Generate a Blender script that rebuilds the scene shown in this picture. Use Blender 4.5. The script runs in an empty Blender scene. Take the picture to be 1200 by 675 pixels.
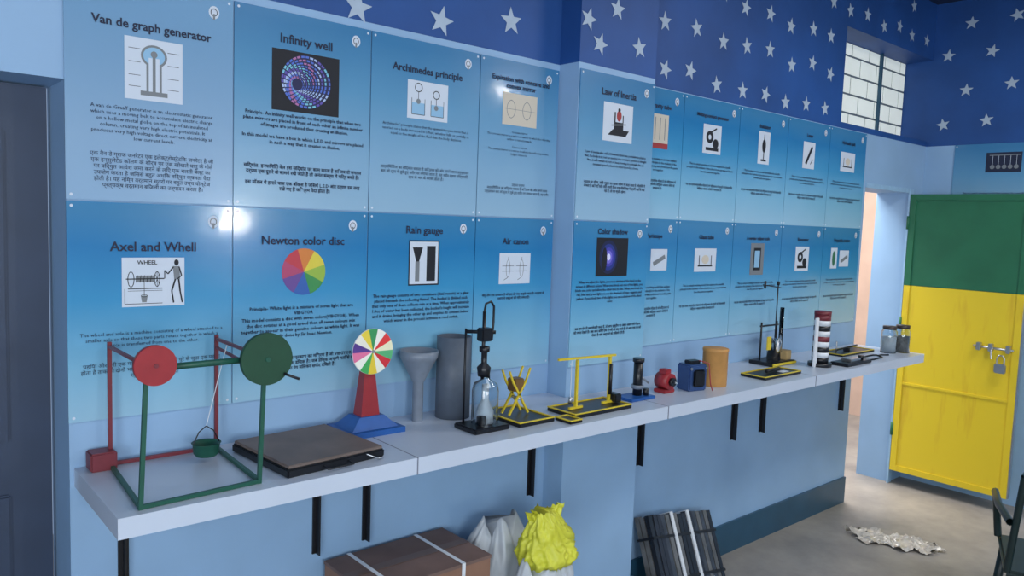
import bpy, bmesh, math, random
from mathutils import Vector, Matrix, noise
random.seed(7)
scene=bpy.context.scene
scene.view_settings.view_transform='Standard'
COL=scene.collection
WY=2.29
SH=1.05

# ---------------------------------------------------------------- materials
def lin(c):
    c=c/255.0
    return c/12.92 if c<=0.04045 else ((c+0.055)/1.055)**2.4
def rgb(r,g,b): return (lin(r),lin(g),lin(b),1)
MATS={}
def mat(name,c,rough=.5,metal=0,noise_amt=.08,scale=30,emit=None,es=1,trans=0,spec=.5,coat=0,alpha=1):
    if name in MATS: return MATS[name]
    m=bpy.data.materials.new(name); m.use_nodes=True
    nt=m.node_tree; b=nt.nodes['Principled BSDF']
    c=rgb(*c)
    tc=nt.nodes.new('ShaderNodeTexCoord'); n=nt.nodes.new('ShaderNodeTexNoise'); n.inputs['Scale'].default_value=scale; n.inputs['Detail'].default_value=4
    nt.links.new(tc.outputs['Object'],n.inputs['Vector'])
    r=nt.nodes.new('ShaderNodeValToRGB')
    r.color_ramp.elements[0].position=.3; r.color_ramp.elements[1].position=.7
    r.color_ramp.elements[0].color=tuple(x*(1-noise_amt) for x in c[:3])+(1,)
    r.color_ramp.elements[1].color=tuple(min(1,x*(1+noise_amt)) for x in c[:3])+(1,)
    nt.links.new(n.outputs['Fac'],r.inputs['Fac']); nt.links.new(r.outputs['Color'],b.inputs['Base Color'])
    b.inputs['Roughness'].default_value=rough; b.inputs['Metallic'].default_value=metal
    b.inputs['Specular IOR Level'].default_value=spec
    b.inputs['Transmission Weight'].default_value=trans
    b.inputs['Coat Weight'].default_value=coat
    b.inputs['Alpha'].default_value=alpha
    if emit:
        b.inputs['Emission Color'].default_value=rgb(*emit); b.inputs['Emission Strength'].default_value=es
    MATS[name]=m; return m
def ramp_z(name,stops,rough=.5,spec=.5,blotch=.0):
    """material with a colour ramp over generated Z (poster print gradients), laminated gloss"""
    m=bpy.data.materials.new(name); m.use_nodes=True
    nt=m.node_tree; b=nt.nodes['Principled BSDF']
    tc=nt.nodes.new('ShaderNodeTexCoord'); s=nt.nodes.new('ShaderNodeSeparateXYZ')
    nt.links.new(tc.outputs['Generated'],s.inputs[0])
    n=nt.nodes.new('ShaderNodeTexNoise'); n.inputs['Scale'].default_value=1.7
    nt.links.new(tc.outputs['Generated'],n.inputs['Vector'])
    ma=nt.nodes.new('ShaderNodeMath'); ma.operation='MULTIPLY_ADD'; ma.inputs[1].default_value=blotch; 
    nt.links.new(n.outputs['Fac'],ma.inputs[0]); nt.links.new(s.outputs['Z'],ma.inputs[2])
    r=nt.nodes.new('ShaderNodeValToRGB'); e=r.color_ramp.elements
    e[0].position=stops[0][0]; e[0].color=rgb(*stops[0][1]); e[1].position=stops[-1][0]; e[1].color=rgb(*stops[-1][1])
    for p,c in stops[1:-1]:
        k=e.new(p); k.color=rgb(*c)
    nt.links.new(ma.outputs[0],r.inputs['Fac']); nt.links.new(r.outputs['Color'],b.inputs['Base Color'])
    b.inputs['Roughness'].default_value=rough; b.inputs['Specular IOR Level'].default_value=spec
    b.inputs['Coat Weight'].default_value=.5; b.inputs['Coat Roughness'].default_value=.09
    n3=nt.nodes.new('ShaderNodeTexNoise'); n3.inputs['Scale'].default_value=6; nt.links.new(tc.outputs['Object'],n3.inputs['Vector'])
    bp=nt.nodes.new('ShaderNodeBump'); bp.inputs['Strength'].default_value=.06; bp.inputs['Distance'].default_value=.02; nt.links.new(n3.outputs['Fac'],bp.inputs['Height']); nt.links.new(bp.outputs[0],b.inputs['Normal']); nt.links.new(bp.outputs[0],b.inputs['Coat Normal'])
    return m

def wall_mat(name,low,high,zsplit):
    m=bpy.data.materials.new(name); m.use_nodes=True
    nt=m.node_tree; b=nt.nodes['Principled BSDF']
    tc=nt.nodes.new('ShaderNodeTexCoord'); s=nt.nodes.new('ShaderNodeSeparateXYZ'); nt.links.new(tc.outputs['Object'],s.inputs[0])
    g=nt.nodes.new('ShaderNodeMath'); g.operation='GREATER_THAN'; g.inputs[1].default_value=zsplit; nt.links.new(s.outputs['Z'],g.inputs[0])
    def nz(c,sc,amt):
        n=nt.nodes.new('ShaderNodeTexNoise'); n.inputs['Scale'].default_value=sc; n.inputs['Detail'].default_value=6
        nt.links.new(tc.outputs['Object'],n.inputs['Vector'])
        r=nt.nodes.new('ShaderNodeValToRGB'); c=rgb(*c)
        r.color_ramp.elements[0].position=.3; r.color_ramp.elements[1].position=.7
        r.color_ramp.elements[0].color=tuple(x*(1-amt) for x in c[:3])+(1,); r.color_ramp.elements[1].color=tuple(x*(1+amt) for x in c[:3])+(1,)
        nt.links.new(n.outputs['Fac'],r.inputs['Fac']); return r
    a=nz(low,3,.06); h=nz(high,2.5,.18)
    mx=nt.nodes.new('ShaderNodeMix'); mx.data_type='RGBA'
    nt.links.new(g.outputs[0],mx.inputs[0]); nt.links.new(a.outputs[0],mx.inputs[6]); nt.links.new(h.outputs[0],mx.inputs[7])
    nt.links.new(mx.outputs[2],b.inputs['Base Color'])
    b.inputs['Roughness'].default_value=.55
    n=nt.nodes.new('ShaderNodeTexNoise'); n.inputs['Scale'].default_value=25; nt.links.new(tc.outputs['Object'],n.inputs['Vector'])
    bp=nt.nodes.new('ShaderNodeBump'); bp.inputs['Strength'].default_value=.08; nt.links.new(n.outputs['Fac'],bp.inputs['Height']); nt.links.new(bp.outputs[0],b.inputs['Normal'])
    return m

M_WALL=wall_mat('wall_paint_blue_star_band',(144,178,212),(30,76,142),2.385)
M_PAINT=mat('light_blue_paint',(150,184,214),.5,noise_amt=.05,scale=4)
M_CEIL=mat('ceiling_dark_blue',(28,48,82),.8)
M_STAR=mat('star_print_white',(172,188,206),.6,noise_amt=.04)
M_BASE=mat('skirting_teal',(40,80,104),.35,noise_amt=.1,scale=6)
M_SHELF=mat('shelf_white_board',(194,204,220),.28,noise_amt=.035,scale=3)
M_BLACK=mat('black_painted_steel',(22,23,28),.4)
M_BLKP=mat('black_plastic',(18,20,26),.35)
M_RED=mat('red_enamel',(116,42,52),.45)
M_RED2=mat('red_bright',(150,40,46),.4)
M_GREEN=mat('green_enamel',(26,82,66),.45)
M_GREEND=mat('green_disc_enamel',(20,66,44),.55)
M_BLUE=mat('blue_enamel',(34,88,160),.4)
M_YEL=mat('yellow_enamel',(214,188,48),.4)
M_GREY=mat('grey_pvc',(118,128,142),.4)
M_STEEL=mat('steel',(190,192,195),.3,metal=.9)
M_WHITE=mat('white_plastic',(218,222,228),.4)
M_GLASS=mat('clear_glass',(235,242,245),.05,trans=1,noise_amt=0)
M_CARD=mat('cardboard',(136,102,84),.8,scale=12)
M_CARDT=mat('cardboard_top_dark',(110,88,82),.8,scale=6,noise_amt=.2)  # carton top, a darker brown than the sides
M_ORANGE=mat('tan_orange_tube',(196,142,78),.6)
M_TXT=mat('print_ink_dark',(18,28,58),.6,noise_amt=0)
M_INKB=mat('print_ink_black',(16,18,28),.6,noise_amt=0)
M_PW=mat('print_white',(204,213,226),.5,noise_amt=0)
M_PLB=mat('print_paleblue',(140,184,216),.5,noise_amt=0)
M_PG=mat('print_grey',(120,125,130),.5,noise_amt=0)
M_PBG=mat('print_beige',(204,194,178),.5,noise_amt=0)
M_PR=mat('print_red',(160,50,50),.5,noise_amt=0)

# ---------------------------------------------------------------- mesh helpers
def link(o,parent=None):
    COL.objects.link(o)
    if parent is not None: o.parent=parent
    return o
def grp(name,loc=(0,0,0),rot=0):
    e=bpy.data.objects.new(name,None); e.empty_display_size=.05; e.location=loc; e.rotation_euler=(0,0,rot)
    return link(e)
def from_bm(name,bm,mats,parent=None,smooth=False,loc=(0,0,0)):
    me=bpy.data.meshes.new(name); bmesh.ops.recalc_face_normals(bm,faces=bm.faces[:])
    bm.to_mesh(me); bm.free()
    for m in (mats if isinstance(mats,(list,tuple)) else [mats]): me.materials.append(m)
    if smooth:
        for p in me.polygons: p.use_smooth=True
    o=bpy.data.objects.new(name,me); o.location=loc
    return link(o,parent)
def bm_box(bm,lo,hi,mi=0,M=None):
    vs=[bm.verts.new((x,y,z)) for x in (lo[0],hi[0]) for y in (lo[1],hi[1]) for z in (lo[2],hi[2])]
    if M is not None:
        for v in vs: v.co=M@v.co
    for f in [(0,1,3,2),(4,6,7,5),(0,4,5,1),(2,3,7,6),(0,2,6,4),(1,5,7,3)]:
        fa=bm.faces.new([vs[i] for i in f]); fa.material_index=mi
def box(name,lo,hi,m,parent=None,bev=0):
    c=[(a+b)/2 for a,b in zip(lo,hi)]
    bm=bmesh.new(); bm_box(bm,[a-b for a,b in zip(lo,c)],[a-b for a,b in zip(hi,c)])
    if bev: bmesh.ops.bevel(bm,geom=bm.edges[:],offset=bev,segments=2,affect='EDGES')
    return from_bm(name,bm,m,parent,loc=c)
def bm_rod(bm,p1,p2,r1,r2=None,seg=16,mi=0,caps=True):
    r2=r1 if r2 is None else r2
    p1=Vector(p1);p2=Vector(p2); d=p2-p1
    q=d.to_track_quat('Z','Y').to_matrix()
    a=[];b=[]
    for i in range(seg):
        t=2*math.pi*(i+.5)/seg; u=q@Vector((math.cos(t),math.sin(t),0))
        a.append(bm.verts.new(p1+u*r1)); b.append(bm.verts.new(p2+u*r2))
    for i in range(seg):
        f=bm.faces.new([a[i],a[(i+1)%seg],b[(i+1)%seg],b[i]]); f.material_index=mi; f.smooth=True
    if caps:
        f=bm.faces.new(a[::-1]); f.material_index=mi
        f=bm.faces.new(b); f.material_index=mi
def rod(name,p1,p2,r,m,parent=None,r2=None,seg=16):
    bm=bmesh.new(); bm_rod(bm,p1,p2,r,r2,seg)
    return from_bm(name,bm,m,parent)
def bar(name,p1,p2,w,m,parent=None):
    """square-section bar"""
    bm=bmesh.new(); bm_rod(bm,p1,p2,w*.707,seg=4)
    o=from_bm(name,bm,m,parent)
    for p in o.data.polygons: p.use_smooth=False
    return o
def lathe(name,prof,m,parent=None,loc=(0,0,0),seg=32):
    bm=bmesh.new(); rings=[]
    for r,z in prof:
        rings.append([bm.verts.new((max(r,1e-4)*math.cos(2*math.pi*i/seg),max(r,1e-4)*math.sin(2*math.pi*i/seg),z)) for i in range(seg)])
    for a,b in zip(rings,rings[1:]):
        for i in range(seg): bm.faces.new([a[i],a[(i+1)%seg],b[(i+1)%seg],b[i]])
    return from_bm(name,bm,m,parent,smooth=True,loc=loc)
def tube(name,pts,r,m,parent=None,cyclic=False):
    cu=bpy.data.curves.new(name,'CURVE'); cu.dimensions='3D'; cu.bevel_depth=r; cu.bevel_resolution=2
    s=cu.splines.new('POLY'); s.points.add(len(pts)-1)
    for p,q in zip(s.points,pts): p.co=(*q,1)
    s.use_cyclic_u=cyclic
    cu.materials.append(m); o=bpy.data.objects.new(name,cu); return link(o,parent)

# ---------------------------------------------------------------- camera
f=906;roll=.036;th=math.atan(77/906);yaw=math.radians(49.1)
F=Vector((math.cos(yaw),math.sin(yaw),0));R=Vector((math.sin(yaw),-math.cos(yaw),0));U=Vector((0,0,1))
fw=F*math.cos(th)-U*math.sin(th); up0=F*math.sin(th)+U*math.cos(th)
cr=R*math.cos(roll)+up0*math.sin(roll); cu_=-R*math.sin(roll)+up0*math.cos(roll)
cam=bpy.data.cameras.new('camera'); co=bpy.data.objects.new('camera',cam); link(co)
cam.sensor_width=36; cam.lens=f/1200*36; cam.clip_start=.05
Mx=Matrix((cr,cu_,-fw)).transposed().to_4x4(); Mx.translation=Vector((0,0,1.75)); co.matrix_world=Mx
scene.camera=co

# ---------------------------------------------------------------- room shell
CZ=3.36; XW=-1.6; XE=5.8; YS=-3.2
def boxes(name,lst,m):
    bm=bmesh.new()
    for lo,hi in lst: bm_box(bm,lo,hi)
    return from_bm(name,bm,m)
T=.23
boxes('wall_north',[((XW,WY,0),(-.62,WY+T,CZ)),((-.62,WY,2.075),(.44,WY+T,CZ)),
 ((.44,WY,0),(4.54,WY+T,CZ)),((4.54,WY,0),(4.92,WY+T,2.42)),((4.92,WY,2.05),(5.6,WY+T,2.42)),
 ((5.6,WY,0),(XE,WY+T,2.42)),((4.54,WY,2.98),(XE,WY+T,CZ))],M_WALL)
CX0,CX1,CY=2.195,2.66,2.18
boxes('wall_pilaster',[((CX0,CY,0),(CX1,WY,CZ))],M_WALL)
boxes('wall_east',[((XE,YS,0),(XE+.15,WY+T,CZ))],M_WALL)
boxes('wall_west',[((XW-.15,YS,0),(XW,WY+T,CZ))],M_PAINT)
boxes('wall_south',[((XW-.15,YS-.15,0),(XE+.15,YS,CZ))],M_PAINT)
boxes('ceiling',[((XW-.15,YS-.15,CZ),(XE+.15,WY+T,CZ+.1))],M_CEIL)
mf=bpy.data.materials.new('concrete_floor'); mf.use_nodes=True; nt=mf.node_tree; b=nt.nodes['Principled BSDF']
tc=nt.nodes.new('ShaderNodeTexCoord'); n=nt.nodes.new('ShaderNodeTexNoise'); n.inputs['Scale'].default_value=2.2; n.inputs['Detail'].default_value=9; n.inputs['Roughness'].default_value=.65
r=nt.nodes.new('ShaderNodeValToRGB'); r.color_ramp.elements[0].position=.3; r.color_ramp.elements[0].color=rgb(126,123,120); r.color_ramp.elements[1].position=.72; r.color_ramp.elements[1].color=rgb(172,165,157)
nt.links.new(tc.outputs['Object'],n.inputs['Vector']); nt.links.new(n.outputs['Fac'],r.inputs['Fac']); nt.links.new(r.outputs['Color'],b.inputs['Base Color']); b.inputs['Roughness'].default_value=.5
n2=nt.nodes.new('ShaderNodeTexNoise'); n2.inputs['Scale'].default_value=60; nt.links.new(tc.outputs['Object'],n2.inputs['Vector'])
bp=nt.nodes.new('ShaderNodeBump'); bp.inputs['Strength'].default_value=.1; nt.links.new(n2.outputs['Fac'],bp.inputs['Height']); nt.links.new(bp.outputs[0],b.inputs['Normal'])
boxes('floor',[((XW-.15,YS-.15,-.1),(7.5,4.6,0))],mf)
bm=bmesh.new()
for lo,hi in [((.46,WY-.012,0),(CX0,WY,.17)),((CX0-.012,CY-.012,0),(CX1+.012,CY,.17)),((CX1,CY,0),(CX1+.012,WY,.17)),((CX1,WY-.012,0),(4.92,WY,.17))]: bm_box(bm,lo,hi)
from_bm('baseboard_north',bm,M_BASE)
M_BEIGE=mat('corridor_beige',(206,178,160),.8,scale=5)
boxes('wall_corridor',[((4.0,3.9,0),(8.0,4.0,3.0))],M_BEIGE)
boxes('wall_corridor_side',[((7.4,2.55,0),(7.5,3.9,3.0))],M_BEIGE)
bm=bmesh.new(); bm_box(bm,(5.95,3.86,0),(7.4,3.9,.16)); from_bm('baseboard_corridor',bm,M_BLUE)

d=grp('door_1',(-.09,WY+T-.03,0))
M_DD=mat('slate_blue_door',(48,62,86),.5,noise_amt=.12,scale=5)
box('leaf',(-.52,-.02,.01),(.52,.02,2.07),M_DD,d)
for i,(z0,z1) in enumerate([(.15,.95),(1.1,1.95)]): box('panel_%d'%(i+1),(-.42,-.032,z0),(.42,-.018,z1),M_DD,d,.006)

d=grp('door_2',(5.58,0,0))
M_DG=mat('door_green_sheet',(36,104,72),.45,noise_amt=.1,scale=5)
my=bpy.data.materials.new('door_yellow_sheet'); my.use_nodes=True; nt=my.node_tree; b=nt.nodes['Principled BSDF']
tc=nt.nodes.new('ShaderNodeTexCoord'); mp=nt.nodes.new('ShaderNodeMapping'); mp.inputs['Scale'].default_value=(9,9,1.3)
n=nt.nodes.new('ShaderNodeTexNoise'); n.inputs['Scale'].default_value=2; n.inputs['Detail'].default_value=4
r=nt.nodes.new('ShaderNodeValToRGB'); r.color_ramp.elements[0].position=.28; r.color_ramp.elements[0].color=rgb(216,180,38); r.color_ramp.elements[1].position=.42; r.color_ramp.elements[1].color=rgb(228,200,42)
nt.links.new(tc.outputs['Object'],mp.inputs[0]); nt.links.new(mp.outputs[0],n.inputs['Vector']); nt.links.new(n.outputs['Fac'],r.inputs['Fac']); nt.links.new(r.outputs['Color'],b.inputs['Base Color']); b.inputs['Roughness'].default_value=.4
ZB=.10
box('upper_sheet',(0,1.545,1.414),(.03,2.275,2.04),M_DG,d)
box('lower_sheet',(0,1.545,ZB),(.03,2.275,1.412),my,d)
for nm,z0,z1,m in [('frame_a',ZB,1.412,my),('frame_b',1.414,2.04,M_DG)]:
    box(nm+'_hinge',(-.008,2.235,z0),(0,2.275,z1),m,d); box(nm+'_free',(-.008,1.545,z0),(0,1.585,z1),m,d)
box('rail_top',(-.008,1.585,2.0),(0,2.235,2.04),M_DG,d); box('rail_bottom',(-.008,1.585,ZB),(0,2.235,ZB+.04),my,d); box('rail_mid',(-.0075,1.585,.72),(0,2.235,.735),my,d)
box('edge',(-.004,1.538,ZB),(.034,1.545,2.04),M_STEEL,d)
rod('bolt',(-.03,1.80,1.06),(-.03,1.57,1.055),.008,M_STEEL,d)
for i,y in enumerate((1.77,1.70,1.60)): box('bolt_keeper_%d'%i,(-.045,y-.012,1.035),(-.008,y+.012,1.085),M_STEEL,d,.003)
tube('bolt_handle',[(-.03,1.69,1.06),(-.05,1.69,1.03),(-.05,1.685,.99)],.006,M_STEEL,d)
box('padlock_body',(-.06,1.60,.905),(-.035,1.665,.965),M_STEEL,d,.006)
tube('padlock_shackle',[(-.047,1.612,.96),(-.047,1.612,1.0),(-.047,1.622,1.018),(-.047,1.643,1.018),(-.047,1.653,1.0),(-.047,1.653,.96)],.005,M_STEEL,d)
for i,z in enumerate((.35,1.1,1.8)): rod('hinge_%d'%i,(-.006,2.28,z),(-.006,2.28,z+.09),.01,M_DG,d)
bm=bmesh.new(); bm_box(bm,(5.572,WY-.012,0),(5.625,WY,2.08)); bm_box(bm,(4.92,WY-.006,2.05),(5.572,WY,2.08))
from_bm('trim_1',bm,mat('frame_blue_white',(150,186,216),.5))

w=grp('window_1',(4.54,WY+T,0))
mb=mat('cream_block_glow',(214,216,208),.6,noise_amt=.10,scale=6,emit=(196,206,204),es=.60)  # emission stands in for daylight coming through the blocks
bm=bmesh.new(); z=2.425; k=0
while z<2.97:
    x=-.12*(k%2)-.02
    while x<1.25:
        a=max(0.0,x);c=min(1.25,x+.224)
        if c-a>.03: bm_box(bm,(a,-.05,z),(c,-.03,min(z+.106,2.975)))
        x+=.24
    z+=.12;k+=1
from_bm('blocks',bm,mb,w)
box('mortar',(0,-.045,2.42),(1.26,-.028,2.98),mat('mortar_grey',(98,108,122),.9),w)
box('mullion',(.83,-.075,2.42),(.846,-.055,2.98),M_BASE,w)

# ---------------------------------------------------------------- stars
def bm_star(bm,c,rad,rot,ax):
    pts=[]
    for i in range(10):
        rr=rad if i%2==0 else rad*.42
        a=math.pi/2+i*math.pi/5+rot
        u,v=rr*math.cos(a),rr*math.sin(a)
        pts.append(Vector((c[0]+u,c[1],c[2]+v)) if ax=='y' else Vector((c[0],c[1]+u,c[2]+v)))
    cv=bm.verts.new(c); vs=[bm.verts.new(p) for p in pts]
    for i in range(10): bm.faces.new([cv,vs[i],vs[(i+1)%10]])
bm=bmesh.new()
for x,z in [(1.28,2.425),(1.61,2.445),(1.93,2.505),(.95,2.47),(1.12,2.66),(1.44,2.68),(1.78,2.70),(2.08,2.74),(.62,2.5),(.78,2.68)]:
    bm_star(bm,(x,WY-.002,z),.054,random.uniform(-.25,.25),'y')
for x,z in [(2.306,2.47),(2.235,2.555),(2.40,2.625),(2.545,2.495),(2.33,2.76),(2.54,2.74),(2.43,2.9),(2.27,2.95),(2.58,2.95)]:
    bm_star(bm,(x,CY-.002,z),.046,random.uniform(-.3,.3),'y')
for row in range(5):
    z=2.475+row*.205
    x=2.84+(row%2)*.02
    while x<5.76:
        zz=z+random.uniform(-.025,.025); xx=x+random.uniform(-.02,.02)
        if not (xx>4.47 and 2.36<zz<3.04) and zz<CZ-.06: bm_star(bm,(xx,WY-.002,zz),.047,random.uniform(-.3,.3),'y')
        x+=.215
for row in range(4):
    y=2.19-(row%2)*.13
    while y>-3:
        zz=2.53+row*.225+random.uniform(-.02,.02)
        bm_star(bm,(XE-.002,y,zz),.046,random.uniform(-.3,.3),'x'); y-=.27
from_bm('star_decal_pattern',bm,M_STAR)

# ---------------------------------------------------------------- posters
M_POST=ramp_z('poster_print_gradient',[(0,(158,196,218)),(.3,(124,180,210)),(.62,(58,144,192)),(.85,(34,120,176)),(1,(56,126,172))],rough=.25,blotch=.12)
M_POST2=ramp_z('poster_print_gradient_hazed',[(0,(150,184,208)),(.35,(132,172,202)),(.7,(94,150,188)),(1,(62,124,170))],rough=.25,blotch=.12)  # paler than M_POST: haze put into the print colour
M_POST3=ramp_z('poster_print_gradient_light_washed',[(0,(144,176,206)),(.35,(140,172,202)),(.7,(124,162,196)),(1,(108,154,192))],rough=.25,blotch=.12)  # light washing out the upper-left poster, put into its print colour
PH=.59
class Icon:
    def __init__(s): s.bm=bmesh.new(); s.mats=[]; s.n=0
    def mi(s,m):
        if m not in s.mats: s.mats.append(m)
        return s.mats.index(m)
    def poly(s,pts,m):
        s.n+=1; y=-.0031-.00003*s.n
        f=s.bm.faces.new([s.bm.verts.new((u,y,v)) for u,v in pts]); f.material_index=s.mi(m)
    def rect(s,u0,v0,u1,v1,m): s.poly([(u0,v0),(u1,v0),(u1,v1),(u0,v1)],m)
    def ell(s,u,v,ru,rv,m,n=28): s.poly([(u+ru*math.cos(2*math.pi*i/n),v+rv*math.sin(2*math.pi*i/n)) for i in range(n)],m)
    def ring(s,u,v,ru,rv,w,m,n=28,a0=0,a1=2*math.pi,same=False):
        if not same: s.n+=1
        y=-.0031-.00003*s.n; k=s.mi(m); A=[];B=[]
        for i in range(n+1):
            t=a0+(a1-a0)*i/n
            A.append(s.bm.verts.new((u+ru*math.cos(t),y,v+rv*math.sin(t)))); B.append(s.bm.verts.new((u+(ru-w)*math.cos(t),y,v+(rv-w)*math.sin(t))))
        for i in range(n):
            f=s.bm.faces.new([A[i],A[i+1],B[i+1],B[i]]); f.material_index=k
    def line(s,u0,v0,u1,v1,w,m):
        d=Vector((u1-u0,v1-v0)); 
        if d.length==0: return
        p=Vector((-d.y,d.x)).normalized()*w/2
        s.poly([(u0+p.x,v0+p.y),(u0-p.x,v0-p.y),(u1-p.x,v1-p.y),(u1+p.x,v1+p.y)],m)
def text(parent,name,s,u,v,size,width=None,align='CENTER',m=M_TXT,bold=0,ls=1.0,res=2):
    c=bpy.data.curves.new(name,'FONT'); c.body=s; c.size=size; c.align_x=align; c.align_y='TOP'; c.offset=bold; c.space_line=ls; c.resolution_u=res
    if width: 
        c.text_boxes[0].width=width; c.text_boxes[0].x=-width/2
    c.materials.append(m)
    o=bpy.data.objects.new(name,c); o.location=(u,-.0046,v); o.rotation_euler=(math.pi/2,0,0)
    return link(o,parent)
def poster(x0,x1,ztop,yw,title,icon,body,mat_,tsize=.031,tv=.085,iv=.2,h=PH,btop=.30,bsize=.0148,hindi=None,hsize=.0135,hv=.43,bold=.0002,wf=.84,extra=None):
    cx=(x0+x1)/2; cz=ztop-h/2; W=x1-x0-.004
    bm=bmesh.new(); bm_box(bm,(-W/2,-.0025,-h/2),(W/2,.0025,h/2))
    o=from_bm('information_poster',bm,[mat_,M_PW],loc=(cx,yw-.004,cz))
    T0=h/2
    text(o,'title',title,0,T0-tv+tsize*.5,tsize,align='CENTER',bold=.0007)
    ic=Icon()
    # institution emblem stand-in (plain mark)
    eu,ev=W/2-.055,T0-.045
    ic.ell(eu,ev,.015,.018,M_PW); ic.ring(eu,ev,.010,.011,.0022,M_INKB,16); ic.rect(eu-.003,ev-.02,eu+.003,ev-.004,M_PG)
    for su in (-1,1):
        for sv in (-1,1): ic.ell(su*(W/2-.012),sv*(T0-.012),.004,.004,M_PW,10)
    icon(ic,0,T0-iv)
    from_bm('picture',ic.bm,ic.mats,o)
    if extra:
        for s,u,v,sz in extra: text(o,'picture_label',s,u,T0-iv+v,sz,bold=.0002,m=M_INKB)
    if body: text(o,'english_text',body,0,T0-btop,bsize,width=W*wf,align='CENTER',bold=bold,ls=1.12,res=1)
    if hindi: text(o,'hindi_text',hindi,0,T0-hv,hsize,width=W*wf,align='CENTER',bold=bold,ls=1.1,res=1)
    return o
K=M_INKB
def ic_van(i,u,v):
    i.rect(u-.075,v-.085,u+.075,v+.08,M_PW); i.rect(u-.02,v-.06,u+.02,v+.02,M_PG); i.ell(u,v+.035,.034,.03,M_PG); i.ell(u,v+.035,.028,.024,M_PLB); i.rect(u-.014,v-.06,u+.014,v+.03,M_PW); i.rect(u-.004,v-.06,u+.004,v+.04,M_PG); i.ell(u,v+.04,.009,.009,M_PG,14); i.rect(u-.035,v-.072,u+.035,v-.06,M_PG)
    for a in (-.05,-.02,.015,.05): i.line(u-.065,v+a,u-.035,v+a,.0014,K); i.line(u+.035,v+a,u+.065,v+a,.0014,K)
def ic_inf(i,u,v):
    i.rect(u-.112,v-.095,u+.112,v+.088,K)
    cols=[mat('led_pink',(176,110,160),.5,noise_amt=0),mat('led_teal',(120,190,210),.5,noise_amt=0),mat('led_blue',(80,110,200),.5,noise_amt=0),mat('led_purple',(96,80,170),.5,noise_amt=0),mat('led_pale',(170,190,225),.5,noise_amt=0)]
    i.ell(u,v,.083,.081,mat('tunnel_dark_blue',(26,30,74),.5,noise_amt=0))
    for k in range(11):
        a=.082*(.87**k); n=34-2*k; i.n+=1
        for j in range(n):
            t=2*math.pi*j/n
            i.ring(u-.003*k,v-.001*k,a,a*.97,.0062*(.9**k),cols[[2,1,3,4,2,0][(j//2+k)%6]],2,t,t+4.6/n,same=True)
def ic_arch(i,u,v):
    i.rect(u-.085,v-.065,u+.085,v+.065,M_PW)
    for s in (-.04,.04): i.rect(u+s-.027,v-.05,u+s+.027,v-.01,M_PLB); i.line(u+s-.027,v-.05,u+s-.027,v+.005,.002,K); i.line(u+s+.027,v-.05,u+s+.027,v+.005,.002,K); i.line(u+s-.027,v-.05,u+s+.027,v-.05,.002,K)
    i.ring(u-.04,v+.042,.016,.016,.003,K,18); i.line(u-.04,v+.026,u-.04,v+.0,.002,K); i.ell(u-.04,v-.005,.009,.009,M_PG,12); i.ring(u+.035,v+.025,.015,.015,.003,K,18); i.line(u+.035,v+.01,u+.035,v-.01,.002,K); i.ell(u+.035,v-.02,.009,.009,M_PG,12)
def ic_mir(i,u,v):
    i.rect(u-.09,v-.06,u+.085,v+.06,M_PBG)
    for s in (-.045,.035): i.ring(u+s,v,.025,.035,.0025,M_PG,16,math.pi/2,1.5*math.pi); i.ring(u+s-.005,v,.025,.035,.0025,M_PG,16,-math.pi/2,math.pi/2)
    i.line(u-.08,v,u+.075,v,.0015,M_PG)
def ic_axle(i,u,v):
    i.rect(u-.085,v-.07,u+.08,v+.066,M_PW)
    i.rect(u-.05,v-.002,u-.0,v+.016,M_PG)
    for k in range(6): i.line(u-.048+.009*k,v-.003,u-.045+.009*k,v+.017,.0018,K)
    i.line(u-.075,v+.007,u+.025,v+.007,.003,K)
    i.ring(u-.062,v+.006,.009,.022,.0022,K,18); i.ring(u+.006,v+.006,.008,.022,.0022,K,18)
    for a in (0,.8,1.6,2.4): i.line(u+.006-.007*math.cos(a),v+.006-.02*math.sin(a),u+.006+.007*math.cos(a),v+.006+.02*math.sin(a),.0012,K)
    i.line(u-.07,v-.02,u+.02,v-.02,.0025,K); i.line(u-.07,v-.026,u+.02,v-.026,.0012,K)
    i.line(u-.028,v-.0,u-.028,v-.04,.0014,K); i.poly([(u-.037,v-.04),(u-.019,v-.04),(u-.022,v-.058),(u-.034,v-.058)],M_PG); i.ring(u-.028,v-.04,.009,.004,.0015,K,12)
    i.line(u-.078,v-.062,u+.02,v-.062,.0016,K); i.line(u-.078,v-.02,u-.078,v-.062,.0016,K)
    i.ell(u+.058,v+.052,.0065,.009,K,12)
    i.poly([(u+.048,v+.042),(u+.066,v+.042),(u+.068,v+.005),(u+.052,v+.003)],M_PG)
    i.line(u+.05,v+.04,u+.035,v+.02,.0035,K); i.line(u+.035,v+.02,u+.026,v+.03,.003,K); i.line(u+.065,v+.04,u+.072,v+.015,.0035,K); i.line(u+.072,v+.015,u+.06,v+.005,.003,K)
    i.line(u+.055,v+.005,u+.045,v-.028,.0045,K); i.line(u+.045,v-.028,u+.05,v-.062,.004,K); i.line(u+.064,v+.005,u+.068,v-.03,.0045,K); i.line(u+.068,v-.03,u+.074,v-.062,.004,K)
    i.line(u+.026,v+.03,u+.026,v+.007,.0025,K)
WC=[mat('wheel_%d'%k,c,.45,noise_amt=.02) for k,c in enumerate([(218,200,70),(60,140,76),(52,96,170),(104,74,144),(190,62,72),(210,126,60),(150,180,70),(176,72,108)])]
def ic_newt(i,u,v):
    seq=[0,5,4,7,3,2,1,6]
    for k in range(8):
        t0=2*math.pi*k/8+.3; t1=t0+2*math.pi/8
        i.poly([(u,v)]+[(u+.074*math.cos(t0+(t1-t0)*j/6),v+.074*math.sin(t0+(t1-t0)*j/6)) for j in range(7)],WC[seq[k]])
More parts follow.
